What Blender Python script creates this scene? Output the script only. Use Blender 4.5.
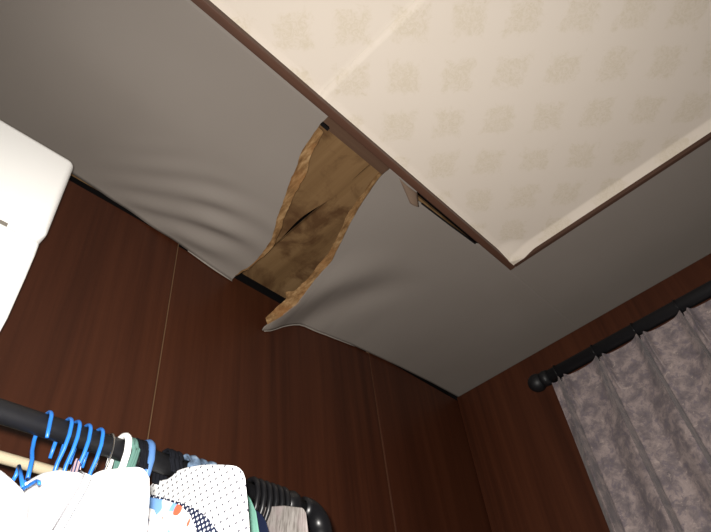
import bpy, math, random
from mathutils import Matrix, Vector, noise as mnoise
random.seed(7)
for o in list(bpy.data.objects): bpy.data.objects.remove(o)
SC = bpy.context.scene
COL = SC.collection

# ------------------------------------------------------------------ camera
# rows: image right, image down, view direction, each in room axes (X along left wall, Y towards left wall, Z up)
MR = ((0.68855888, -0.71770517, -0.10385542),
      (0.46336295, 0.54559301, -0.69830011),
      (0.55783639, 0.43269799, 0.70823090))
FPX = 596.846
Z0 = 1.30                       # camera height over the floor; other heights below are counted from it
cam_d = bpy.data.cameras.new('camera')
cam_d.sensor_width = 36.0
cam_d.lens = FPX / 711 * 36.0
cam_d.clip_start = 0.02
cam = bpy.data.objects.new('camera', cam_d)
COL.objects.link(cam)
R = Matrix((MR[0], [-v for v in MR[1]], [-v for v in MR[2]])).transposed()
cam.matrix_world = Matrix.Translation((0, 0, Z0)) @ R.to_4x4()
SC.camera = cam

# ------------------------------------------------------------------ light and exposure
# the photographer's hand light, a small lamp held just beside the camera
ld = bpy.data.lights.new('hand_light', 'SPOT')
ld.energy = 74.0
ld.spot_size = math.radians(146); ld.spot_blend = 1.0
ld.color = (1.0, 0.955, 0.90)
ld.shadow_soft_size = 0.01
lo = bpy.data.objects.new('hand_light', ld)
COL.objects.link(lo)
_a = ((430 - 355.5) / FPX, (360 - 266) / FPX, 1.0)      # it points a little below the view
_d = Vector([sum(MR[i][k] * _a[i] for i in range(3)) for k in range(3)])
lo.matrix_world = Matrix.Translation((0.0, 0.02, Z0 + 0.03)) @ _d.to_track_quat('-Z', 'Y').to_matrix().to_4x4()
w = bpy.data.worlds.new('world')
w.use_nodes = True
w.node_tree.nodes['Background'].inputs[0].default_value = (0.6, 0.65, 0.75, 1)
w.node_tree.nodes['Background'].inputs[1].default_value = 0.02
SC.world = w
SC.view_settings.view_transform = 'Standard'
SC.view_settings.look = 'None'
SC.view_settings.gamma = 1.0
SC.view_settings.use_curve_mapping = False
SC.view_settings.exposure = 0.0

# ------------------------------------------------------------------ measures
XW, YW = 1.5871, 0.8833         # inner faces of right and left wall
XB, YB = -1.90, -1.75           # the two walls behind the camera
H = 1.10                        # underside of ceiling border
XT, YT = 1.2025, 0.407          # edges of the raised tray
XT2, YT2 = -1.52, -1.27
HP = H + 0.021                  # tray paper
RY, RZ, RR = 0.58, 0.3505, 0.0115  # clothes rail

def ray(px, py):
    a = ((px - 355.5) / FPX, (py - 266) / FPX, 1.0)
    return Vector([sum(MR[i][k] * a[i] for i in range(3)) for k in range(3)])
def on_z(px, py, h):
    d = ray(px, py); return d * (h / d.z)
def on_x(px, py, x):
    d = ray(px, py); return d * (x / d.x)
def on_y(px, py, y):
    d = ray(px, py); return d * (y / d.y)

# ------------------------------------------------------------------ helpers
ORI = {}
def thing(name, loc, label=None, cat=None, group=None, kind=None):
    o = bpy.data.objects.new(name, None)
    COL.objects.link(o)
    o.location = (loc[0], loc[1], loc[2] + Z0)
    o.empty_display_size = 0.05
    ORI[o.name] = Vector(loc)
    tag(o, label, cat, group, kind)
    return o
def tag(o, label=None, cat=None, group=None, kind=None):
    for k, v in (('label', label), ('category', cat), ('group', group), ('kind', kind)):
        if v: o[k] = v
    return o
def obj(name, verts, faces, mat, parent=None, smooth=False, origin=None):
    """one mesh object; verts in camera-height room coordinates"""
    if parent is not None: base = ORI[parent.name]
    else: base = Vector(origin) if origin is not None else Vector((0, 0, 0))
    me = bpy.data.meshes.new(name)
    me.from_pydata([(v[0] - base.x, v[1] - base.y, v[2] - base.z) for v in verts], [], faces)
    me.validate()
    me.materials.append(mat)
    if smooth:
        for p in me.polygons: p.use_smooth = True
    o = bpy.data.objects.new(name, me)
    COL.objects.link(o)
    if parent is not None:
        o.parent = parent
        ORI[o.name] = base.copy()
    else:
        o.location = (base.x, base.y, base.z + Z0)
        ORI[o.name] = base
    return o
def bevel(o, w_, seg=2):
    m = o.modifiers.new('bevel', 'BEVEL'); m.width = w_; m.segments = seg; m.limit_method = 'ANGLE'
    return o
def solid(o, t, off=1.0):
    m = o.modifiers.new('solid', 'SOLIDIFY'); m.thickness = t; m.offset = off
    return o
class MB:
    def __init__(s): s.v = []; s.f = []
    def add(s, v, f):
        n = len(s.v); s.v += [tuple(p) for p in v]; s.f += [tuple(i + n for i in q) for q in f]; return s
    def box(s, x0, x1, y0, y1, z0, z1):
        return s.add([(x0,y0,z0),(x1,y0,z0),(x1,y1,z0),(x0,y1,z0),(x0,y0,z1),(x1,y0,z1),(x1,y1,z1),(x0,y1,z1)],
                     [(0,3,2,1),(4,5,6,7),(0,1,5,4),(1,2,6,5),(2,3,7,6),(3,0,4,7)])
    def tube(s, pts, r, n=10, caps=True):
        pts = [Vector(p) for p in pts]
        rs = r if isinstance(r, (list, tuple)) else [r] * len(pts)
        up = None; rings = []
        for i, p in enumerate(pts):
            t = (pts[min(i + 1, len(pts) - 1)] - pts[max(i - 1, 0)]).normalized()
            if up is None:
                up = t.cross(Vector((0.31, 0.17, 0.94)))
                if up.length < 0.05: up = t.cross(Vector((1, 0, 0)))
            up = (up - t * up.dot(t)).normalized(); sd = t.cross(up)
            rings.append([p + (up * math.cos(a) + sd * math.sin(a)) * rs[i] for a in [2 * math.pi * k / n for k in range(n)]])
        f = []
        for i in range(len(pts) - 1):
            for k in range(n):
                f.append((i*n+k, i*n+(k+1)%n, (i+1)*n+(k+1)%n, (i+1)*n+k))
        if caps: f += [tuple(range(n))[::-1], tuple((len(pts)-1)*n + k for k in range(n))]
        return s.add([q for r_ in rings for q in r_], f)
    def lathe(s, prof, c, axis='Z', n=24):
        """prof: (radius, height along axis)"""
        v = []; f = []
        for r, h in prof:
            for k in range(n):
                a = 2 * math.pi * k / n; p, q = r * math.cos(a), r * math.sin(a)
                v.append({'Z': (c[0]+p, c[1]+q, c[2]+h), 'X': (c[0]+h, c[1]+p, c[2]+q), 'Y': (c[0]+q, c[1]+h, c[2]+p)}[axis])
        for i in range(len(prof) - 1):
            for k in range(n): f.append((i*n+k, i*n+(k+1)%n, (i+1)*n+(k+1)%n, (i+1)*n+k))
        if prof[0][0] > 1e-5: f.append(tuple(range(n))[::-1])
        if prof[-1][0] > 1e-5: f.append(tuple((len(prof)-1)*n + k for k in range(n)))
        return s.add(v, f)
    def grid(s, fn, nu, nv):
        v = [fn(i / nu, j / nv) for j in range(nv + 1) for i in range(nu + 1)]
        f = [(j*(nu+1)+i, j*(nu+1)+i+1, (j+1)*(nu+1)+i+1, (j+1)*(nu+1)+i) for j in range(nv) for i in range(nu)]
        return s.add(v, f)
    def build(s, name, mat, parent=None, smooth=False, origin=None):
        return obj(name, s.v, s.f, mat, parent, smooth, origin)
def lerp_tab(tab, x):
    if x <= tab[0][0]: return tab[0][1]
    for (a, p), (b, q) in zip(tab, tab[1:]):
        if x <= b:
            t = (x - a) / (b - a); return p + (q - p) * t
    return tab[-1][1]
def sm(e0, e1, x):
    t = max(0.0, min(1.0, (x - e0) / (e1 - e0))); return t * t * (3 - 2 * t)

# ------------------------------------------------------------------ materials
def base_mat(name, rough=0.6, spec=0.4):
    m = bpy.data.materials.new(name); m.use_nodes = True
    nt = m.node_tree; b = nt.nodes['Principled BSDF']
    b.inputs['Roughness'].default_value = rough
    b.inputs['Specular IOR Level'].default_value = spec
    return m, nt, b
def N(nt, t, **kw):
    n = nt.nodes.new(t)
    for k, v in kw.items(): setattr(n, k, v)
    return n
def math_n(nt, op, a, b=None, clamp=False):
    n = N(nt, 'ShaderNodeMath', operation=op); n.use_clamp = clamp
    for i, v in enumerate((a, b)):
        if v is None: continue
        if isinstance(v, (int, float)): n.inputs[i].default_value = v
        else: nt.links.new(v, n.inputs[i])
    return n.outputs[0]
def mixc(nt, fac, a, b):
    n = N(nt, 'ShaderNodeMix', data_type='RGBA')
    for s, v in ((n.inputs[0], fac), (n.inputs[6], a), (n.inputs[7], b)):
        if isinstance(v, (int, float)): s.default_value = v
        elif isinstance(v, tuple): s.default_value = (*v, 1)
        else: nt.links.new(v, s)
    return n.outputs[2]
def coords(nt, scale=(1, 1, 1), loc=(0, 0, 0), kind='Object'):
    tc = N(nt, 'ShaderNodeTexCoord'); mp = N(nt, 'ShaderNodeMapping')
    mp.inputs['Scale'].default_value = scale; mp.inputs['Location'].default_value = loc
    nt.links.new(tc.outputs[kind], mp.inputs[0]); return mp.outputs[0]
def noise(nt, vec, scale, detail=4, rough=0.55, dist=0.0):
    n = N(nt, 'ShaderNodeTexNoise')
    n.inputs['Scale'].default_value = scale; n.inputs['Detail'].default_value = detail
    n.inputs['Roughness'].default_value = rough; n.inputs['Distortion'].default_value = dist
    nt.links.new(vec, n.inputs['Vector']); return n.outputs['Fac']
def ramp(nt, fac, stops):
    n = N(nt, 'ShaderNodeValToRGB'); cr = n.color_ramp
    while len(cr.elements) < len(stops): cr.elements.new(0.5)
    for e, (p, c) in zip(cr.elements, stops):
        e.position = p; e.color = (*c, 1) if isinstance(c, tuple) else (c, c, c, 1)
    nt.links.new(fac, n.inputs[0]); return n.outputs[0]
def bump(nt, b, h, strength=0.2, dist=0.01):
    n = N(nt, 'ShaderNodeBump'); n.inputs['Strength'].default_value = strength; n.inputs['Distance'].default_value = dist
    nt.links.new(h, n.inputs['Height']); nt.links.new(n.outputs[0], b.inputs['Normal'])
def plain(name, c, rough=0.5, var=0.12, sc=20, bmp=0.1, bd=0.002, spec=0.4, sheen=0):
    m, nt, b = base_mat(name, rough, spec)
    f = noise(nt, coords(nt), sc)
    lo = tuple(v * (1 - var) for v in c); hi = tuple(min(1, v * (1 + var)) for v in c)
    nt.links.new(mixc(nt, f, lo, hi), b.inputs['Base Color'])
    if bmp: bump(nt, b, f, bmp, bd)
    if sheen: b.inputs['Sheen Weight'].default_value = sheen
    return m
def wood(name, dark, mid, light, axis='Z', fine=60, rough=0.4, spec=0.5, stain=None):
    m, nt, b = base_mat(name, rough, spec)
    sc = {'Z': (1, 1, 0.03), 'X': (0.03, 1, 1), 'Y': (1, 0.03, 1)}[axis]
    v = coords(nt, sc)
    f1 = noise(nt, v, fine, 5, 0.6); f2 = noise(nt, coords(nt, tuple(0.5 * k if k < 1 else k for k in sc)), fine * 0.13, 3)
    f = math_n(nt, 'ADD', math_n(nt, 'MULTIPLY', f1, 0.55), math_n(nt, 'MULTIPLY', f2, 0.45))
    c = ramp(nt, f, [(0.3, dark), (0.5, mid), (0.72, light)])
    if stain:
        s = noise(nt, coords(nt, loc=(0.35, 0.2, 0)), 9, 5, 0.6, 0.6)
        c = mixc(nt, ramp(nt, s, [(0.46, 0.0), (0.60, 0.7)]), c, stain)
    nt.links.new(c, b.inputs['Base Color'])
    bump(nt, b, f1, 0.15, 0.001)
    return m
M_WALL = wood('dark_wall_wood', (0.030, 0.0082, 0.0036), (0.056, 0.0160, 0.0068), (0.086, 0.0262, 0.0110), 'Z', 42, 0.42, 0.3)
M_TRIM = wood('trim_wood', (0.050, 0.024, 0.015), (0.085, 0.040, 0.025), (0.12, 0.058, 0.037), 'X', 50, 0.5, 0.3)
M_TRIMY = wood('trim_wood_cross', (0.042, 0.021, 0.014), (0.070, 0.034, 0.022), (0.10, 0.048, 0.032), 'Y', 50, 0.5, 0.3)
M_PLANK = wood('old_plank', (0.105, 0.056, 0.023), (0.18, 0.105, 0.046), (0.26, 0.16, 0.078), 'Y', 26, 0.75, 0.15, stain=(0.055, 0.021, 0.008))
M_FURR = wood('furring_timber', (0.055, 0.030, 0.018), (0.085, 0.048, 0.030), (0.12, 0.07, 0.045), 'X', 40, 0.8, 0.1)
M_SEAM_HIGHLIGHT = plain('seam_highlight_tan', (0.15, 0.085, 0.042), 0.8, 0.2, 20, 0)  # highlight on the wall joints' lit edges, put into the colour
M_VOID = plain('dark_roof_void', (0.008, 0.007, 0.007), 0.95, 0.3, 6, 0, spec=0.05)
M_FLOOR = wood('floor_boards', (0.20, 0.12, 0.06), (0.30, 0.19, 0.10), (0.40, 0.26, 0.15), 'X', 30, 0.45, 0.4)

def border_mat():
    m, nt, b = base_mat('taupe_ceiling_paper', 0.7, 0.25)
    f1 = noise(nt, coords(nt), 3.0, 3); f2 = noise(nt, coords(nt), 220, 3)
    c = mixc(nt, f1, (0.205, 0.178, 0.154), (0.243, 0.216, 0.192))
    s = noise(nt, coords(nt, loc=(3, 1, 0)), 26, 2)
    c = mixc(nt, ramp(nt, s, [(0.76, 0.0), (0.84, 0.25)]), c, (0.15, 0.12, 0.10))
    nt.links.new(c, b.inputs['Base Color'])
    bump(nt, b, f2, 0.12, 0.0006)
    return m
M_BORDER = border_mat()
def torn_mat():
    m, nt, b = base_mat('torn_fibre', 0.9, 0.1)
    v = coords(nt, (1, 0.25, 1))
    f = noise(nt, v, 90, 5, 0.65); g = noise(nt, coords(nt), 16, 3)
    c = ramp(nt, f, [(0.3, (0.10, 0.050, 0.020)), (0.5, (0.23, 0.13, 0.055)), (0.72, (0.40, 0.265, 0.135))])
    c = mixc(nt, ramp(nt, g, [(0.5, 0.0), (0.68, 0.7)]), c, (0.24, 0.11, 0.04))
    nt.links.new(c, b.inputs['Base Color']); bump(nt, b, f, 0.5, 0.003)
    return m
M_TORN = torn_mat()
def wallpaper():
    m, nt, b = base_mat('damask_wallpaper', 0.75, 0.2)
    tc = N(nt, 'ShaderNodeTexCoord'); sp = N(nt, 'ShaderNodeSeparateXYZ')
    nt.links.new(tc.outputs['Object'], sp.inputs[0])
    u = math_n(nt, 'DIVIDE', math_n(nt, 'SUBTRACT', sp.outputs[0], 0.7240), 0.1526)
    v = math_n(nt, 'DIVIDE', math_n(nt, 'SUBTRACT', sp.outputs[1], 0.2464), 0.1625)
    def cell(off):
        p = math_n(nt, 'SUBTRACT', math_n(nt, 'FRACT', math_n(nt, 'ADD', u, off)), 0.5)
        q = math_n(nt, 'SUBTRACT', math_n(nt, 'FRACT', math_n(nt, 'ADD', v, off)), 0.5)
        return math_n(nt, 'ADD', math_n(nt, 'ABSOLUTE', p), math_n(nt, 'ABSOLUTE', q))
    d = math_n(nt, 'MINIMUM', cell(0.5), cell(0.0))
    n1 = noise(nt, coords(nt), 34, 4, 0.65, 1.2); n2 = noise(nt, coords(nt), 75, 3, 0.6, 2.5)
    d2 = math_n(nt, 'ADD', d, math_n(nt, 'MULTIPLY', math_n(nt, 'SUBTRACT', n1, 0.5), 0.60))
    mask = ramp(nt, d2, [(0.22, 1.0), (0.33, 0.0)])
    leaf = ramp(nt, n2, [(0.40, 0.25), (0.62, 1.0)])
    mk = math_n(nt, 'MULTIPLY', mask, leaf)
    big = noise(nt, coords(nt), 2.2, 3)
    c0 = mixc(nt, big, (0.70, 0.62, 0.53), (0.74, 0.665, 0.58))
    c = mixc(nt, math_n(nt, 'MULTIPLY', mk, 0.52), c0, (0.59, 0.51, 0.37))
    nt.links.new(c, b.inputs['Base Color'])
    bump(nt, b, math_n(nt, 'ADD', mk, math_n(nt, 'MULTIPLY', n2, 0.3)), 0.06, 0.001)
    return m
M_PAPER = wallpaper()
M_BLACK = plain('black_powder_metal', (0.009, 0.009, 0.0105), 0.5, 0.2, 60, 0.03)
M_BLKPL = plain('black_plastic', (0.006, 0.006, 0.007), 0.35, 0.2, 60, 0)
M_CREAM = plain('cream_rail', (0.50, 0.43, 0.30), 0.5, 0.1, 30, 0.05)
M_BLUE = plain('blue_plastic', (0.020, 0.15, 0.52), 0.35, 0.1, 60, 0)
M_BLUEG = plain('grey_blue_plastic', (0.07, 0.16, 0.36), 0.4, 0.1, 60, 0)
M_WHITEPL = plain('white_plastic', (0.92, 0.92, 0.90), 0.35, 0.02, 12, 0)
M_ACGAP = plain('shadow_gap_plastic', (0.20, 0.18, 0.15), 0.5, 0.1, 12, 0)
M_STEEL = plain('steel_wire', (0.55, 0.53, 0.50), 0.25, 0.1, 60, 0); M_STEEL.node_tree.nodes['Principled BSDF'].inputs['Metallic'].default_value = 1
def cloth(name, c, var=0.08):
    return plain(name, c, 0.9, var, 350, 0.25, 0.0008, 0.08, 0.0)
C_WHITE = cloth('white_cotton', (0.85, 0.85, 0.86), 0.02)
C_GAPSHADE = cloth('gap_shade_grey', (0.16, 0.16, 0.17))  # painted shade of the gap between two white shirts
C_TEAL = cloth('teal_cotton', (0.085, 0.17, 0.145))
C_GREEN = cloth('sea_green_cotton', (0.13, 0.29, 0.23))
C_NAVY = cloth('navy_cotton', (0.008, 0.012, 0.032))
C_BLACK = cloth('black_cotton', (0.006, 0.0065, 0.009))
def dots_mat(name, base, dot, step, rad, rough=0.85):
    m, nt, b = base_mat(name, rough, 0.15)
    tc = N(nt, 'ShaderNodeTexCoord'); sp = N(nt, 'ShaderNodeSeparateXYZ'); nt.links.new(tc.outputs['Object'], sp.inputs[0])
    u = math_n(nt, 'DIVIDE', sp.outputs[1], step); v = math_n(nt, 'DIVIDE', sp.outputs[2], step)
    row = math_n(nt, 'MULTIPLY', math_n(nt, 'MODULO', math_n(nt, 'ABSOLUTE', math_n(nt, 'FLOOR', v)), 2), 0.5)
    p = math_n(nt, 'SUBTRACT', math_n(nt, 'FRACT', math_n(nt, 'ADD', u, row)), 0.5)
    q = math_n(nt, 'SUBTRACT', math_n(nt, 'FRACT', v), 0.5)
    d = math_n(nt, 'SQRT', math_n(nt, 'ADD', math_n(nt, 'MULTIPLY', p, p), math_n(nt, 'MULTIPLY', q, q)))
    k = ramp(nt, d, [(rad, 1.0), (rad + 0.06, 0.0)])
    nt.links.new(mixc(nt, k, base, dot), b.inputs['Base Color'])
    bump(nt, b, k, 0.3, -0.001)
    return m
C_PERF = dots_mat('perforated_white', (0.86, 0.86, 0.86), (0.09, 0.09, 0.11), 0.0085, 0.15)
C_DOTS = dots_mat('navy_white_dots', (0.012, 0.018, 0.045), (0.75, 0.75, 0.78), 0.0052, 0.25)
def print_mat():
    m, nt, b = base_mat('printed_cotton', 0.85, 0.15)
    f = noise(nt, coords(nt), 22, 2, 0.5, 0.5); g = noise(nt, coords(nt, loc=(5, 2, 1)), 26, 2, 0.5, 0.3)
    c = mixc(nt, ramp(nt, f, [(0.56, 0.0), (0.58, 1.0)]), (0.8, 0.8, 0.84), (0.16, 0.32, 0.62))
    c = mixc(nt, ramp(nt, g, [(0.60, 0.0), (0.61, 1.0)]), c, (0.50, 0.10, 0.05))
    c = mixc(nt, ramp(nt, g, [(0.36, 1.0), (0.38, 0.0)]), c, (0.22, 0.25, 0.38))
    nt.links.new(c, b.inputs['Base Color']); return m
C_PRINT = print_mat()
def stripe_mat():
    m, nt, b = base_mat('striped_cotton', 0.85, 0.15)
    wv = N(nt, 'ShaderNodeTexWave'); wv.bands_direction = 'Y'; wv.inputs['Scale'].default_value = 40
    nt.links.new(coords(nt), wv.inputs['Vector'])
    nt.links.new(ramp(nt, wv.outputs['Fac'], [(0.3, (0.06, 0.06, 0.16)), (0.45, (0.75, 0.72, 0.76)), (0.8, (0.72, 0.45, 0.45))]), b.inputs['Base Color'])
    return m
C_STRIPE = stripe_mat()
def heather():
    m, nt, b = base_mat('heather_grey', 0.9, 0.1)
    f = noise(nt, coords(nt, (1, 3, 0.4)), 130, 3); g = noise(nt, coords(nt, loc=(2, 0, 0)), 30, 3)
    c = ramp(nt, f, [(0.35, (0.13, 0.115, 0.105)), (0.65, (0.27, 0.25, 0.235))])
    c = mixc(nt, ramp(nt, g, [(0.45, 0.0), (0.65, 0.6)]), c, (0.28, 0.23, 0.23))
    nt.links.new(c, b.inputs['Base Color']); return m
C_GREY = heather()
def denim():
    m, nt, b = base_mat('denim', 0.9, 0.1)
    f = noise(nt, coords(nt, (1, 1, 1)), 60, 3)
    nt.links.new(ramp(nt, f, [(0.35, (0.03, 0.04, 0.06)), (0.52, (0.12, 0.18, 0.27)), (0.7, (0.30, 0.38, 0.48))]), b.inputs['Base Color'])
    return m
C_DENIM = denim()
def curtain_mat():
    m, nt, b = base_mat('mauve_grey_damask', 0.62, 0.3)
    v = coords(nt)
    f = noise(nt, v, 26, 6, 0.7, 0.4); g = noise(nt, coords(nt, loc=(4, 4, 4)), 60, 5, 0.7, 0.8); fine = noise(nt, v, 420, 2)
    c = ramp(nt, f, [(0.36, (0.14, 0.118, 0.128)), (0.46, (0.20, 0.166, 0.170)), (0.54, (0.285, 0.232, 0.226)), (0.68, (0.38, 0.31, 0.295))])
    c = mixc(nt, ramp(nt, g, [(0.53, 0.0), (0.60, 0.65)]), c, (0.15, 0.128, 0.155))
    c = mixc(nt, ramp(nt, g, [(0.32, 0.5), (0.40, 0.0)]), c, (0.56, 0.46, 0.41))
    nt.links.new(c, b.inputs['Base Color'])
    b.inputs['Sheen Weight'].default_value = 0.15
    bump(nt, b, math_n(nt, 'ADD', f, math_n(nt, 'MULTIPLY', fine, 0.4)), 0.35, 0.002)
    return m
M_CURT = curtain_mat()
def emit(name, c, s):
    m = bpy.data.materials.new(name); m.use_nodes = True; nt = m.node_tree
    nt.nodes.remove(nt.nodes['Principled BSDF'])
    e = N(nt, 'ShaderNodeEmission'); e.inputs[0].default_value = (*c, 1); e.inputs[1].default_value = s
    nt.links.new(e.outputs[0], nt.nodes['Material Output'].inputs[0]); return m

# ------------------------------------------------------------------ room shell
FL = -Z0
obj('floor', *(lambda b: (b.v, b.f))(MB().box(XB - .1, XW + .1, YB - .1, YW + .1, FL - .05, FL)), M_FLOOR)['kind'] = 'structure'
WT = H - 0.013                                  # top of the wall boards
def panel_wall(name, seams, make, label_axis):
    root = thing(name, make(seams[0], seams[-1])['o'], kind='structure')
    for a, b in zip(seams, seams[1:]):
        d = make(a + 0.0013, b - 0.0013)
        bevel(obj('wall_panel', *d['m'], M_WALL, root), 0.0016, 1)
    for a in seams[1:-1]:
        d = make(a - 0.0012, a + 0.0012, 0.0024)
        obj('seam_highlight_strip', *d['m'], M_SEAM_HIGHLIGHT, root)  # pale strip added as the joint's highlight
    return root
def mk_left(a, b, i=0.0):
    m = MB().box(a, b, YW + i, YW + 0.012, FL, H - 0.026 if a < 0.8 < b else WT); return {'o': ((a + b) / 2, YW, FL), 'm': (m.v, m.f)}
def mk_right(a, b, i=0.0):
    m = MB().box(XW + i, XW + 0.012, a, b, FL, H - 0.003); return {'o': (XW, (a + b) / 2, FL), 'm': (m.v, m.f)}
def mk_back(a, b, i=0.0):
    m = MB().box(XB - 0.012, XB - i, a, b, FL, WT); return {'o': (XB, (a + b) / 2, FL), 'm': (m.v, m.f)}
def mk_near(a, b, i=0.0):
    m = MB().box(a, b, YB - 0.012, YB - i, FL, WT); return {'o': ((a + b) / 2, YB, FL), 'm': (m.v, m.f)}
panel_wall('wall_left', [XB, XW - 2.445, XW - 1.778, XW - 1.1105, XW - 0.4445, XW + 0.012], mk_left, 'x')
panel_wall('wall_right', [YB, YW - 2.3, YW - 1.67, YW - 1.03, YW], mk_right, 'y')
panel_wall('wall_back', [YB, -1.1, -0.43, 0.24, YW], mk_back, 'y')
panel_wall('wall_near', [XB, -1.2, -0.53, 0.14, 0.81, XW], mk_near, 'x')
# backing behind the open joints, in the painted highlight tan, and the closed roof void above
for nm, bx in (('wall_left_highlight_backing', (XB - .1, XW + .1, YW + .013, YW + .025, FL, H - 0.028)),
               ('wall_right_highlight_backing', (XW + .013, XW + .025, YB - .1, YW + .012, FL, WT))):
    m = MB().box(*bx); o = m.build(nm, M_SEAM_HIGHLIGHT); o['kind'] = 'structure'
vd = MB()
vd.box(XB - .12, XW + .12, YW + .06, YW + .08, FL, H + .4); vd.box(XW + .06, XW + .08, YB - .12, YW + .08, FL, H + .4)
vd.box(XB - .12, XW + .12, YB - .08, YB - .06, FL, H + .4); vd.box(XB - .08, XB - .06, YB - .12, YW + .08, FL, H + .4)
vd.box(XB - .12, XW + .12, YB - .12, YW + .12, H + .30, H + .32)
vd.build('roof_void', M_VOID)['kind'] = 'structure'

# ------------------------------------------------------------------ ceiling
ceil = thing('ceiling', (0, 0, H), kind='structure')
SL = [(0.0, 0.0), (0.207, -0.004), (0.315, 0.006), (0.454, 0.017), (0.56, 0.032), (0.70, 0.052)]      # droop of left board along the wall
SR = [(0.66, 0.170), (0.745, 0.132), (0.80, 0.100), (0.861, 0.075), (0.95, 0.052), (1.058, 0.035), (1.287, 0.014), (1.45, 0.004), (1.60, 0.0)]
YE = YW - 0.004
def tt(y): return max(0.0, min(1.0, (y - YT) / (YE - YT)))
def z_left(x, y):
    t = tt(y)
    z = H - lerp_tab(SL, x) * t ** 2.0
    k = sm(-0.1, 0.15, x)
    z -= 0.020 * k * math.sin(math.pi * min(1, t * 1.02)) ** 1.3 * sm(0.0, 0.5, t)
    # gathered folds running out to the torn corner
    g = math.exp(-((x - 0.50) / 0.15) ** 2) * sm(0.45, 0.75, t) * (1 - 0.5 * sm(0.9, 1.0, t))
    ph = (t - 0.25 * ((x - 0.56) / 0.3) ** 2 + 0.25 * (x - 0.5)) * 44 + 2.2 * mnoise.noise((x * 6, y * 5, 0.3))
    z -= 0.0100 * g * math.sin(ph) * (0.7 + 0.6 * mnoise.noise((x * 9, y * 9, 4.4))) + 0.012 * g
    return z
def z_right(x, y):
    t = tt(y)
    z = H - lerp_tab(SR, x) * t ** 2.3
    g = math.exp(-((x - (0.74 + 0.22 * (1 - t) * 1.2)) / 0.055) ** 2) * sm(0.25, 0.7, t)
    z -= 0.016 * g
    g2 = math.exp(-((x - (0.86 + 0.25 * (1 - t))) / 0.05) ** 2) * sm(0.3, 0.7, t)
    z += 0.010 * g2
    z -= 0.007 * math.sin(math.pi * t) * math.exp(-((x - 1.0) / 0.25) ** 2)
    return z
def edge_curve(pix, zf):
    out = []
    for px, py in pix:
        z = H
        for _ in range(25):
            p = on_z(px, py, z); z = 0.5 * z + 0.5 * zf(p.x, min(p.y, YE))
        p = on_z(px, py, z)
        out.append((p.y, p.x))
    return sorted(out)
E_L = edge_curve([(318, 128), (304, 150), (291, 178), (279, 212), (271, 238), (257, 259), (233, 279)], z_left)
E_R = edge_curve([(381, 177), (364, 200), (347, 232), (332, 262), (312, 285), (297, 304), (283, 315), (265, 327)], z_right)
E_LR = [(y, x + d) for (y, x), d in zip(E_L, (0.030, 0.032, 0.030, 0.026, 0.016, 0.010, 0.004))]
def jag(y, a=0.006, s=0.0):
    return a * (1.5 * mnoise.noise((y * 16, s * 3.1, 0.5)) + 0.5 * mnoise.noise((y * 60, s * 5.7, 2.5)) + 0.25 * mnoise.noise((y * 200, s, 7.5)))
def xl(y): return lerp_tab(E_L, y) + jag(y, 0.003)
def xr(y): return lerp_tab(E_R, y) + jag(y, 0.002, 1.0)
def f_left(u, v):
    y = YT + (YE - YT) * v
    x = XB + (xl(y) - XB) * (1 - (1 - u) ** 1.9)
    return (x, y, z_left(x, y))
b = MB().grid(f_left, 150, 60).build('ceiling_board', M_BORDER, ceil, True); solid(b, 0.004)
b['label'] = 'sagging taupe papered ceiling board left of the hole'
def y_in(x):   # inner edge, prised off the trim along a short stretch
    return YT + lerp_tab([(0.81, 0.017), (1.05, 0.006)], x) * sm(0.80, 0.815, x) * (1 - sm(1.045, 1.055, x))
def f_right(u, v):
    v2 = v
    ya = YT + (YE - YT) * v2
    x = xr(ya) + (XW + 0.02 - xr(ya)) * u ** 1.5
    y0 = y_in(x); y = y0 + (YE - y0) * v2
    if x > 1.5: y += 0.0
    return (x, y, z_right(x, y))
b = MB().grid(f_right, 120, 70).build('ceiling_board', M_BORDER, ceil, True); solid(b, 0.004)
b['label'] = 'drooping taupe papered ceiling board right of the hole'
for bx in ((XT, XW + 0.02, YB, YT, H, H + .004), (XB, XT, YB, YT2, H, H + .004), (XB, XT2, YT2, YT, H, H + .004)):
    MB().box(*bx).build('ceiling_board', M_BORDER, ceil)
M_EDGE = plain('torn_paper_edge', (0.28, 0.25, 0.22), 0.85, 0.2, 60, 0.2)
for xs, zf in (([0.50 + 0.012 * i for i in range(12)], z_left), ([0.735 + 0.02 * i for i in range(18)], z_right)):
    pts = [(x, YE + 0.0005, zf(x, YE) - 0.001) for x in xs]
    o = MB().tube(pts, [0.0022 * (0.4 + 0.6 * math.sin(math.pi * (i + 0.6) / (len(pts) + 0.2))) for i in range(len(pts))], 6).build('torn_paper_edge', M_EDGE, ceil, True)
    o['label'] = 'pale torn paper edge along the wall'
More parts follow.
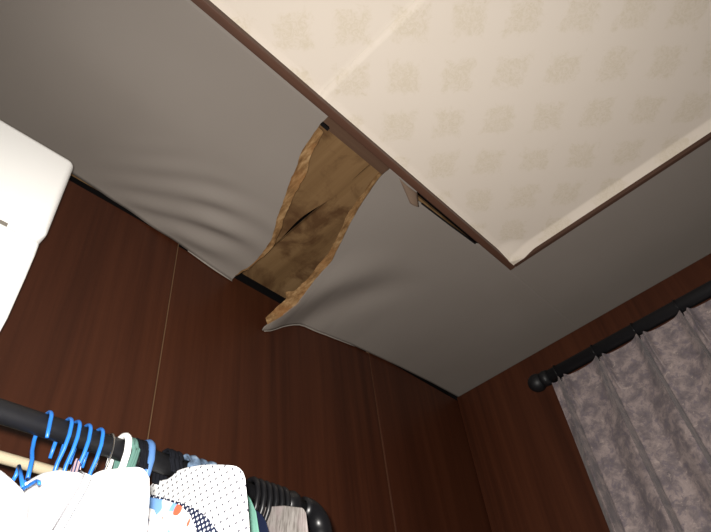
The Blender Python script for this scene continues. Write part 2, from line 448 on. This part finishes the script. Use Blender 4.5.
# torn fibre edges
def strip_left(u, v):
    y = E_L[0][0] + (E_L[-1][0] - 0.012 - E_L[0][0]) * v
    w_ = lerp_tab([(y0, d) for (y0, _), d in zip(E_L, (0.022, 0.028, 0.027, 0.023, 0.017, 0.010, 0.004))], y)
    x = xl(y) - 0.004 + (w_ + jag(y, 0.0045, 2.2)) * u
    z = z_left(xl(y), min(y, YE)) + 0.0015 + 0.010 * math.sin(math.pi * u) * 0.5 - 0.002 * u + 0.0015 * mnoise.noise((y * 60, u * 3, 1.3))
    return (x, y, z)
b = solid(MB().grid(strip_left, 8, 90).build('torn_backing', M_TORN, ceil), 0.002); b['label'] = 'torn orange-brown fibre edge'
def strip_right(u, v):
    y = E_R[0][0] + (E_R[-1][0] - 0.004 - E_R[0][0]) * v
    w_ = lerp_tab([(y0, d) for (y0, _), d in zip(E_R, (0.006, 0.009, 0.010, 0.011, 0.012, 0.020, 0.020, 0.004))], y)
    spike = 0.018 * math.exp(-((y - lerp_tab([(0, E_R[5][0]), (1, E_R[5][0])], 0)) / 0.007) ** 2)
    x = xr(y) + 0.003 - (w_ + spike + jag(y, 0.0035, 4.0)) * u
    z = z_right(xr(y), min(y, YE)) + 0.002 + 0.018 * u + 0.0015 * mnoise.noise((y * 60, u * 3, 8.3)) * u
    return (x, y, z)
b = solid(MB().grid(strip_right, 8, 110).build('torn_backing', M_TORN, ceil), 0.002); b['label'] = 'torn orange-brown fibre edge'
# little dark nail plate on the torn left corner
MB().box(0.508, 0.528, 0.424, 0.431, H - 0.006, H + 0.002).build('nail_plate', M_VOID, ceil)
# planks above the hole
PZ = H + 0.030
def plank(x0, x1, taper0=0, taper1=0, dz=0.0):
    m = MB(); n = 24; ys = [YT + 0.02 + (0.905 - YT - 0.02) * i / n for i in range(n + 1)]
    vs = []
    for y in ys:
        o1 = taper1 * sm(0.50, 0.68, y) * (1 - 0.35 * sm(0.78, 0.88, y)) + 0.004 * math.sin(y * 31) * (taper1 > 0)
        sag = 0.012 * sm(0.5, 0.72, y) * (1 - sm(0.76, 0.90, y)) if taper1 else 0
        for x, s in ((x0, 0), (x0 * 0.4 + x1 * 0.6, 0.3), (x1 - o1, 1)):
            vs.append((x, y, PZ + dz - sag * s))
    f = [(j*3+i, j*3+i+1, j*3+i+4, j*3+i+3) for j in range(n) for i in range(2)]
    o = m.add(vs, f).build('ceiling_plank', M_PLANK, ceil); solid(o, 0.009, 1.0); return o
edges = [0.18, 0.43, 0.6805, 0.93, 1.18]
for i, (a, c) in enumerate(zip(edges, edges[1:])):
    plank(a + .0006, c - .0006, 0, 0.016 if i == 1 else 0.0, -0.003 if i == 1 else 0.0)
MB().box(0.45, 0.80, YT + 0.001, YT + 0.026, H + 0.006, H + 0.028).build('furring_strip', M_FURR, ceil)
# raised tray: papered strips with drooping edges
CURL = 0.040
TL, TR = 0.017, 0.011            # widths of the trims' undersides
def z_paper(x, y):
    dy = (YT - TL) - y; dx = (XT - TR) - x; d2 = y - YT2; d3 = x - XT2
    def lip(d, wd, h): return h * max(0.0, 1 - d / wd) ** 1.15
    a = lip(dy, 0.012, 0.006) + lip(dx, 0.024, 0.013) + lip(d2, 0.012, 0.006) + lip(d3, 0.012, 0.006)
    r = math.hypot(max(dx, 0), max(dy, 0))
    a += 0.022 * max(0.0, 1 - r / 0.070) ** 1.2
    return HP - min(a, 0.0225)
xs_seam = [XT2, -0.447, 0.4675, XT - TR + 0.001]
for k, (a, c) in enumerate(zip(xs_seam, xs_seam[1:])):
    def fp(u, v, a=a, c=c, k=k):
        # denser rows close to the trims
        v = 1 - (1 - v) ** 2.6; u2 = 1 - (1 - u) ** 2.2
        x = a + (c - a) * u2; y = YT2 + (YT - TL + 0.001 - YT2) * v
        z = z_paper(x, y)
        lift = (0.0008 + 0.0004 * math.sin(y * 19)) * math.exp(-((x - c) / 0.004) ** 2) if k < 2 else 0.0      # seam edge standing off a little
        return (x, y, z - lift)
    solid(MB().grid(fp, 90, 90).build('wallpaper_strip', M_PAPER, ceil, True), 0.0006)
MB().box(XT2 - .02, XT + .02, YT2 - .02, YT + .001, HP + .004, HP + .016).build('tray_board', M_FURR, ceil)
# trims round the tray
def trim(name, bx, mat):
    o = MB().box(*bx).build(name, mat, None, origin=((bx[0]+bx[1])/2, (bx[2]+bx[3])/2, bx[4])); bevel(o, 0.002, 2); o['kind'] = 'structure'; return o
trim('trim_1', (XT2 - .012, XT, YT - TL, YT, H - .003, HP + .004), M_TRIM)
trim('trim_2', (XT - TR, XT, YT2 - .012, YT - TL - .0005, H - .003, HP + .004), M_TRIMY)
trim('trim_3', (XT2 - .012, XT, YT2 - .012, YT2, H - .003, HP + .004), M_TRIM)
trim('trim_4', (XT2 - .012, XT2, YT2, YT, H - .003, HP + .004), M_TRIMY)
# loose dark batten and peeled scrap by the opened joint
bt = MB().tube([(0.835, YT + 0.0150, H - 0.002), (0.94, YT + 0.0105, H - 0.004), (1.045, YT + 0.006, H - 0.001)], 0.0022, 6)
bt.build('loose_batten', M_BLKPL, ceil)
p0 = on_z(417, 193, H - .004); p1 = on_z(418.5, 207, H - .014); p2 = on_z(410, 203, H - .018); p3 = on_z(399, 178, H - .004)
def fs(u, v):
    a = p0.lerp(p1, v); c = p3.lerp(p2, v); p = a.lerp(c, u); p.z -= 0.004 * math.sin(math.pi * u); return tuple(p)
o = solid(MB().grid(fs, 5, 6).build('peeled_scrap', plain('peeled_scrap_paper', (0.17, 0.115, 0.08), 0.8), ceil, True), 0.0015)

# ------------------------------------------------------------------ curtain rod and curtain
RX, RZC = XW - 0.085, 0.945
rod = thing('curtain_rod', (RX, 0.0, RZC), 'black metal curtain rod with ball end on the right wall', 'curtain rod')
MB().tube([(RX, 0.535, RZC), (RX, -1.2, RZC)], 0.0185, 16).build('rod', M_BLACK, rod, True)
ball = [(0.0001, -0.027)] + [(0.027 * math.sin(math.pi * i / 10), -0.027 * math.cos(math.pi * i / 10)) for i in range(1, 10)] + [(0.0001, 0.027)]
MB().lathe(ball, (RX, 0.562, RZC), 'Y', 20).build('finial', M_BLACK, rod, True)
MB().lathe([(0.021, -0.012), (0.023, 0.0), (0.021, 0.012)], (RX, 0.533, RZC), 'Y', 20).build('finial_collar', M_BLACK, rod, True)
br = MB().box(RX + 0.0, XW, 0.518, 0.530, RZC - 0.012, RZC + 0.012); br.box(XW - 0.006, XW, 0.505, 0.543, RZC - 0.05, RZC + 0.03)
br.build('bracket', M_BLACK, rod)
PL, PY0 = 0.1215, 0.4935
ring = MB(); ring.tube([(RX, 0, 0)] and [(RX + 0.0205 * math.cos(a), 0, 0.0205 * math.sin(a)) for a in [2 * math.pi * k / 20 for k in range(21)]], 0.0016, 6)
ring.tube([(RX, 0, -0.0205), (RX, 0, -0.032)], 0.0022, 6)
first = None
for k in range(12):
    if first is None:
        first = obj('curtain_ring', [(x, y + PY0, z + RZC) for x, y, z in ring.v], ring.f, M_BLKPL, rod, True)
    else:
        c = first.copy(); COL.objects.link(c); c.parent = rod; c.location = (0, -PL * k, 0)
CZ1, CZB = RZC - 0.019, -1.18
CX = RX + 0.004
def curtain():
    NP, nq, rows = 12, 26, 80; v = []
    qs = [(t, 0.0, 0.0) for t in (0.03, 0.06, 0.10, 0.13, 0.15, 0.17, 0.20, 0.25, 0.31, 0.38, 0.46, 0.54, 0.62, 0.69, 0.75, 0.80, 0.84, 0.875, 0.905, 0.93, 0.95, 0.967, 0.98, 0.99, 1.0)]
    RIDGE = len(qs) - 1
    qs += [(1.0, -0.0002, 0.0), (1.0, -0.0008, 0.30), (1.0, -0.0014, 0.90), (1.0, -0.0020, 1.60), (1.0, -0.0026, 2.00)]      # steep return behind the ridge
    for j in range(rows + 1):
        s = j / rows; drop = (CZ1 - CZB) * s ** 1.8
        z = CZ1 - drop
        w_ = sm(0.05, 0.30, drop)
        D = lerp_tab([(0, 0.016), (0.05, 0.024), (0.10, 0.034), (0.2, 0.042), (0.5, 0.048), (2.2, 0.050)], drop)
        for k in range(-1, NP):
            sh = lambda n: 0.012 * math.sin(n * 2.3 + 0.5) * sm(0.05, 0.8, drop)
            ya = PY0 - PL * k + sh(k); yb = PY0 - PL * (k + 1) + sh(k + 1)
            if k == -1: ya = yb + 0.030
            for t, oy, under in qs:
                t2 = 0.5 + t * 0.5 if k == -1 else t
                narrow = max(0.0, (t2 - 0.80) / 0.20) ** 1.6
                broad = math.sin(math.pi * 0.5 * max(0.0, (t2 - 0.50) / 0.50)) ** 1.3
                dep = D * ((1 - w_) * narrow + w_ * broad)
                if k >= 0:
                    dep += D * 0.95 * (1 - sm(0.06, 0.13, drop)) * math.exp(-((t - 0.15) / 0.035) ** 2)      # second ridge of the pinch
                    dep += 0.006 * mnoise.noise((ya * 14 + t * 2.2, drop * 3.0, 3.3)) * sm(0.08, 0.25, drop)
                y = ya + (yb - ya) * t + oy * (0.3 + 0.7 * sm(0.03, 0.2, drop))
                dip = -0.006 * math.sin(math.pi * t) * (1 - sm(0.0, 0.15, drop))
                v.append((CX - dep * (1 - under), y, z + dip))
    m_ = len(qs); n = (NP + 1) * m_
    f = [(j*n+i, j*n+i+1, (j+1)*n+i+1, (j+1)*n+i) for j in range(rows) for i in range(n - 1) if i % m_ != RIDGE]
    o = obj('curtain', v, f, M_CURT, None, True, origin=(CX, PY0 - PL * 6, CZB))
    return tag(o, 'mauve-grey patterned pinch-pleat curtain hanging from the black rod', 'curtain')
curtain()

# ------------------------------------------------------------------ air conditioner on the left wall
AY = YW - 0.24; AX1, AX0 = 0.150, -0.66; AZ1, AZ0 = 0.842, 0.455; AZS = 0.655
ac = thing('air_conditioner', ((AX0 + AX1) / 2, YW, AZ0), 'white plastic air conditioner with rounded corners on the dark wooden wall', 'air conditioner')
def rbox(x0, x1, y0, y1, z0, z1, r, name, mat, seg=5):
    o = MB().box(x0, x1, y0, y1, z0, z1).build(name, mat, ac); m = bevel(o, r, seg).modifiers[0]
    for p in o.data.polygons: p.use_smooth = True
    return o
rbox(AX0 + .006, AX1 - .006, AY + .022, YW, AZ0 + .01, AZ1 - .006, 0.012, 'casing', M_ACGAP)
rbox(AX0, AX1, AY, AY + .20, AZS + .006, AZ1, 0.013, 'front_panel', M_WHITEPL)
# lower flap, front curving back to the wall
prof = [(AY + .006, AZS - .004), (AY + .004, AZS - .03), (AY + .006, AZS - .07), (AY + .014, AZS - .135), (AY + .038, AZS - .180), (AY + .09, AZ0), (AY + .15, AZ0), (AY + .15, AZS - .004)]
n = len(prof); fm = MB()
fm.add([(AX0 + .004, y, z) for y, z in prof] + [(AX1 - .005, y, z) for y, z in prof],
       [(i, (i + 1) % n, n + (i + 1) % n, n + i) for i in range(n)] + [tuple(range(n))[::-1], tuple(range(n, 2 * n))])
bevel(fm.build('air_flap', M_WHITEPL, ac), 0.005, 3)
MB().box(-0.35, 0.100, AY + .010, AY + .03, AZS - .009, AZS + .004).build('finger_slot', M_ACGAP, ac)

# ------------------------------------------------------------------ clothes rack
rack = thing('clothes_rack', (0.2, RY, FL), 'black metal clothes rail with bent end and cream lower bar', 'clothes rack')
rp = [(-0.75, RY, FL), (-0.75, RY, RZ - .05), (-0.735, RY, RZ - .015), (-0.70, RY, RZ), (0.56, RY, RZ)]
MB().tube(rp[3:], RR, 16).build('rail', M_BLACK, rack, True)
MB().lathe([(RR, -0.012), (RR + .004, -0.008), (RR + .0065, 0), (RR + .004, 0.008), (RR, 0.012)], (0.530, RY, RZ), 'X', 20).build('stopper', M_BLKPL, rack, True)
el = [(0.552, RY, RZ)] + [(0.560 + 0.026 * math.sin(a), RY, RZ - 0.026 + 0.026 * math.cos(a)) for a in [math.pi / 2 * i / 8 for i in range(9)]] + [(0.586, RY, RZ - 0.06)]
MB().tube(el, 0.0155, 16).build('elbow', M_BLKPL, rack, True)
el2 = [(1.0 - 1.69 - p[0] + 0.552 - 0.005 , p[1], p[2]) for p in el]
MB().tube([(-0.692, RY, RZ)] + [(-0.700 - 0.026 * math.sin(a), RY, RZ - 0.026 + 0.026 * math.cos(a)) for a in [math.pi / 2 * i / 8 for i in range(9)]] + [(-0.726, RY, RZ - 0.06)], 0.0155, 16).build('elbow', M_BLKPL, rack, True)
for x in (0.586, -0.726):
    MB().tube([(x, RY, RZ - .05), (x, RY, FL + .04)], RR, 14).build('post', M_BLACK, rack, True)
    MB().tube([(x, RY - .18, FL + .02), (x, RY + .18, FL + .02)], 0.013, 12).build('foot', M_BLACK, rack, True)
pb = on_y(0, 457, 0.66)
MB().tube([(-0.726, 0.66, pb.z), (0.586, 0.66, pb.z)], 0.0065, 12).build('lower_bar', M_CREAM, rack, True)
for x in (0.586, -0.726):
    MB().tube([(x, RY, pb.z), (x, 0.662, pb.z)], 0.005, 10).build('lower_bar_arm', M_BLACK, rack, True)

# ------------------------------------------------------------------ hangers
def hanger_parts(r, drop=0.062, half=0.085, fall=0.040, hr=None):
    """local: origin on the rail axis; returns hook, body meshes"""
    R_ = RR + r + 0.0002
    arc = [(0, R_ * math.cos(a), R_ * math.sin(a)) for a in [math.radians(200 - 200 * i / 18 - 0) for i in range(19)]]   # far side over the top to the near side
    arc = [(x, -y if False else y, z) for x, y, z in arc]
    hook = [(0, R_ + 0.004, -0.022), (0, R_ + 0.002, -0.010)] + [(0, R_ * math.cos(a), R_ * math.sin(a)) for a in [math.radians(0 + 180 * i / 16) for i in range(17)]] + \
           [(0, -R_ - 0.001, -0.010), (0, -R_ * 0.8, -0.024), (0, -R_ * 0.3, -0.036), (0, 0, -drop)]
    hk = MB().tube(hook, [r * 0.85] + [r] * (len(hook) - 1), 8)
    bd = MB()
    for s in (-1, 1):
        bd.tube([(0, 0, -drop + 0.004), (0, s * 0.012, -drop - 0.003), (0, s * half * 0.5, -drop - fall * 0.42), (0, s * half * 0.93, -drop - fall * 0.92), (0, s * half, -drop - fall - 0.006), (0, s * half * 0.94, -drop - fall - 0.014)], r * 1.05, 8)
    bd.tube([(0, -half * 0.94, -drop - fall - 0.013), (0, half * 0.94, -drop - fall - 0.013)], r * 0.9, 8)
    return hk, bd
PROTO = {}
def hanger(x, kind, label, group=None, yaw=0.0, tilt=0.0):
    spec = {'blue': (M_BLUE, M_BLUE, 0.0021), 'white': (M_WHITEPL, M_WHITEPL, 0.0038), 'black': (M_BLKPL, M_BLKPL, 0.0036),
            'greyblue': (M_BLUEG, M_BLUEG, 0.0044), 'steel': (M_STEEL, M_STEEL, 0.0012)}[kind]
    root = thing('clothes_hanger', (x, RY, RZ), label, 'hanger', group)
    if kind not in PROTO:
        hk, bd = hanger_parts(spec[2])
        off = lambda vs: [(a + x, b_ + RY, c + RZ) for a, b_, c in vs]
        PROTO[kind] = [obj('hook', off(hk.v), hk.f, spec[0], root, True), obj('body', off(bd.v), bd.f, spec[1], root, True)]
    else:
        for p in PROTO[kind]:
            c = p.copy(); COL.objects.link(c); c.parent = root
    root.rotation_euler = (tilt, 0, yaw)
    return root
h1 = hanger(0.196, 'blue', 'blue plastic hanger leftmost on the rail, with the white shirt around its neck', 'blue hangers on the rail', math.pi)
def extra(name, pts, r, X):
    loc = [on_x(px, py, X) for px, py in pts]
    m = MB().tube([(2 * 0.196 - p.x, 2 * RY - p.y, p.z) for p in loc], r, 8)      # the hanger is turned by half a turn
    m.build(name, M_BLUE, h1, True)
extra('strap_hook', [(21, 491), (25, 487.5), (31, 484), (36, 481), (39, 481.5), (39.5, 484)], 0.0014, 0.172)
extra('neck_brace', [(19, 466), (16, 475), (11, 484)], 0.0018, 0.176)
extra('neck_brace', [(19, 466), (21, 476), (23, 487)], 0.0018, 0.176)
for x, l, yw in ((0.2175, 'blue plastic hanger first of the close group of four on the rail', 0.02),
                 (0.2265, 'blue plastic hanger second of the close group of four on the rail', 0.0),
                 (0.2385, 'blue plastic hanger third of the close group of four on the rail', 0.01),
                 (0.2525, 'blue plastic hanger nearest to the thick white hanger', 0.02)):
    hanger(x, 'blue', l, 'blue hangers on the rail', yw)
hanger(0.266, 'steel', 'thin steel wire hanger just left of the white plastic hanger', None, 0.02)
hanger(0.2815, 'white', 'thick white plastic hanger on the black rail', None, 0.04)
hanger(0.3105, 'greyblue', 'thick grey-blue plastic hanger right of the white one', None, 0.0)
ORD = ('leftmost', 'second from the left', 'third from the left', 'fourth from the left', 'fifth from the left', 'rightmost')
for i, x in enumerate((0.463, 0.473, 0.483, 0.493, 0.503, 0.513)):
    hanger(x, 'black', ORD[i] + ' of the six black hangers at the far rail end', 'black hangers at the far end of the rail', 0.0)

# ------------------------------------------------------------------ hanging clothes
def garment(name, label, cat, X, neck, pix, side, mat, T=0.008, hem=-0.32, seed=0, collar=True, shade_line=False):
    """pix: shoulder line in the photo from the neck to the tip, side: points below the tip; both lie in the plane x = X"""
    rg = random.Random(seed)
    root = thing(name, (X, neck[0], hem), label, cat)
    nb, nz = neck
    P = [on_x(px, py, X) for px, py in pix]; S = [on_x(px, py, X) for px, py in side]
    tab = sorted([(p.y, p.z) for p in P] + [(nb + 0.0, nz)])
    tb, tz = tab[0]
    sd = [(tz - tz, tb)] + [(max(0.002, tz - p.z), p.y) for p in S]
    fb = 2 * nb - tb
    ph = [rg.uniform(0, 6.28) for _ in range(4)]
    def top(bb):
        if bb > nb: bb = 2 * nb - bb
        return lerp_tab(tab, bb)
    nu, nv = 44, 30; v = []; f = []
    for sgn in (-1, 1):
        for j in range(nv + 1):
            q = (j / nv) ** 1.8
            for i in range(nu + 1):
                a = i / nu; cs = 0.5 * (1 - math.cos(math.pi * a)) / 2 + 0.5 * a
                bb = tb + (fb - tb) * cs
                zt = top(bb); z = zt + (hem - zt) * q
                edge = max(0.0, 1 - (2 * cs - 1) ** 2) ** 0.5
                th = T * (0.15 + 0.85 * edge) * (0.2 + 0.8 * sm(0.0, 0.06, zt - z))
                fold = 0.0022 * math.sin(bb * 95 + ph[0] + 3 * z) * sm(0.02, 0.15, zt - z)
                sh = lerp_tab(sd, max(0.0, tz - z)) - tb if z < tz else 0.0
                b2 = bb + sh * (1 - cs) * (1 if cs < 0.5 else 1)
                v.append((X + sgn * th + fold * edge, b2, z))
    W = nu + 1; Nn = W * (nv + 1)
    for j in range(nv):
        for i in range(nu):
            f.append((j*W+i, (j+1)*W+i, (j+1)*W+i+1, j*W+i+1))
            f.append((Nn+j*W+i, Nn+j*W+i+1, Nn+(j+1)*W+i+1, Nn+(j+1)*W+i))
        for i in (0, nu):
            e = (j*W+i, (j+1)*W+i, Nn+(j+1)*W+i, Nn+j*W+i); f.append(e if i else e[::-1])
    for i in range(nu): f.append((i, i + 1, Nn + i + 1, Nn + i))
    obj('body', v, f, mat, root, True)
    if shade_line:
        MB().tube([(X - T * 0.75, p.y - 0.0006, p.z) for p in [P[-2]] + [P[-1]] + S], 0.0009, 6).build('side_shade_line', C_GAPSHADE, root, True)  # grey tube added as the shadow line beside the next shirt
    if collar:
        pts = [(X + (T * 0.5) * math.sin(a), nb + 0.026 * math.cos(a), top(nb + 0.026 * math.cos(a)) - 0.003 - 0.004 * (1 - abs(math.cos(a)))) for a in [2 * math.pi * k / 24 for k in range(25)]]
        MB().tube(pts, 0.0026, 6).build('collar', mat, root, True)
    return root
garment('white_shirt', 'plain white shirt hanging nearest, in the bottom left corner', 'shirt', 0.130, (0.55, 0.272), [(0, 470), (12, 480), (22, 490), (27, 499)], [(25, 532)], C_WHITE, seed=1)
garment('white_shirt', 'white shirt on the leftmost blue hanger, with a painted gap shadow along its sloping side', 'shirt', 0.190, (RY, 0.283), [(24, 486), (33, 479), (45, 473), (60, 470.5), (75, 472.5), (86, 473), (91, 476)], [(86, 488), (60, 532)], C_WHITE, seed=2, shade_line=True)
garment('white_shirt', 'white shirt with rounded shoulder below the thick white hanger', 'shirt', 0.2135, (RY, 0.288), [(92, 476), (100, 471), (107, 470), (125, 468), (139, 467), (145, 470), (149, 478)], [(149, 500), (146, 532)], C_WHITE, 0.005, seed=4)
garment('striped_shirt', 'navy, white and pink striped shirt peeking over the white shirts', 'shirt', 0.2325, (RY, 0.306), [(60, 470), (64, 462), (70, 457), (77, 458), (81, 464)], [(80, 480), (74, 532)], C_STRIPE, 0.004, seed=3, collar=False)
garment('printed_shirt', 'white shirt with blue and orange print below the dotted shirt', 'shirt', 0.296, (RY, 0.304), [(148, 497), (165, 500), (180, 505), (190, 515)], [(197, 532)], C_PRINT, 0.006, seed=6, collar=False)
garment('dotted_shirt', 'navy shirt with tiny white dots under the perforated top', 'shirt', 0.318, (RY, 0.305), [(150, 494), (180, 502), (198, 510), (208, 518)], [(218, 532)], C_DOTS, 0.007, seed=7, collar=False)
garment('perforated_top', 'white top with rows of small punched holes, square shoulder', 'shirt', 0.346, (RY + .03, 0.343), [(150, 487), (171, 479), (178, 471), (187, 468), (205, 465), (222, 465), (236, 466), (242, 470), (245, 478)], [(247, 500), (249, 532)], C_PERF, seed=8, collar=False)
garment('green_shirt', 'sea green shirt edge right of the perforated white top', 'shirt', 0.428, (RY, 0.330), [(243, 490), (250, 498), (253, 505), (256, 512)], [(259, 532)], C_GREEN, 0.006, seed=9, collar=False)
garment('navy_shirt', 'dark navy shirt between the green and the grey one', 'shirt', 0.446, (RY, 0.322), [(255, 509), (262, 515), (266, 522)], [(269, 532)], C_NAVY, 0.006, seed=10, collar=False)
garment('grey_shirt', 'heather grey shirt hanging last under the black hangers', 'shirt', 0.488, (RY, 0.336), [(258, 498), (262, 501), (285, 506), (303, 508), (306, 513)], [(308, 532)], C_GREY, 0.010, seed=11, collar=False)
# cloths slung round the rail itself
def wrap(name, label, cat, x0, x1, mat, r0, tail, seed):
    rg = random.Random(seed)
    def fw(u, v):
        x = x0 + (x1 - x0) * u
        r = RR + r0 * (0.75 + 0.25 * math.sin(u * 21 + seed) + 0.10 * math.sin(v * 17 + u * 9))
        L = 2 * tail + math.pi * r; s = L * v
        if s < tail: return (x + 0.003 * math.sin(9 * v + seed), RY - r - 0.001, RZ - tail + s)
        if s > L - tail: return (x, RY + r + 0.001, RZ - (s - (L - tail)))
        a = math.pi - (s - tail) / r
        return (x, RY + r * math.cos(a), RZ + r * math.sin(a))
    o = solid(MB().grid(fw, 14, 40).build(name, mat, None, True, origin=((x0 + x1) / 2, RY, RZ)), 0.002)
    return tag(o, label, cat)
wrap('teal_cloth', 'small teal green cloth slung over the rail beside the white hanger', 'cloth', 0.2865, 0.2945, C_TEAL, 0.003, 0.04, 5)
wrap('black_strap', 'black cloth strap slung over rail beside the white hanger', 'strap', 0.2950, 0.3055, C_BLACK, 0.004, 0.022, 1)
wrap('black_belt', 'black cloth belt slung over rail right of the grey-blue hanger', 'belt', 0.334, 0.352, C_BLACK, 0.0045, 0.016, 2)
wrap('denim_trousers', 'faded blue-grey denim cloth folded over the rail behind the perforated top', 'trousers', 0.360, 0.405, C_DENIM, 0.006, 0.03, 3)
wrap('black_scarf', 'dark cloth folded over the rail right of the denim', 'scarf', 0.408, 0.440, C_BLACK, 0.005, 0.03, 4)
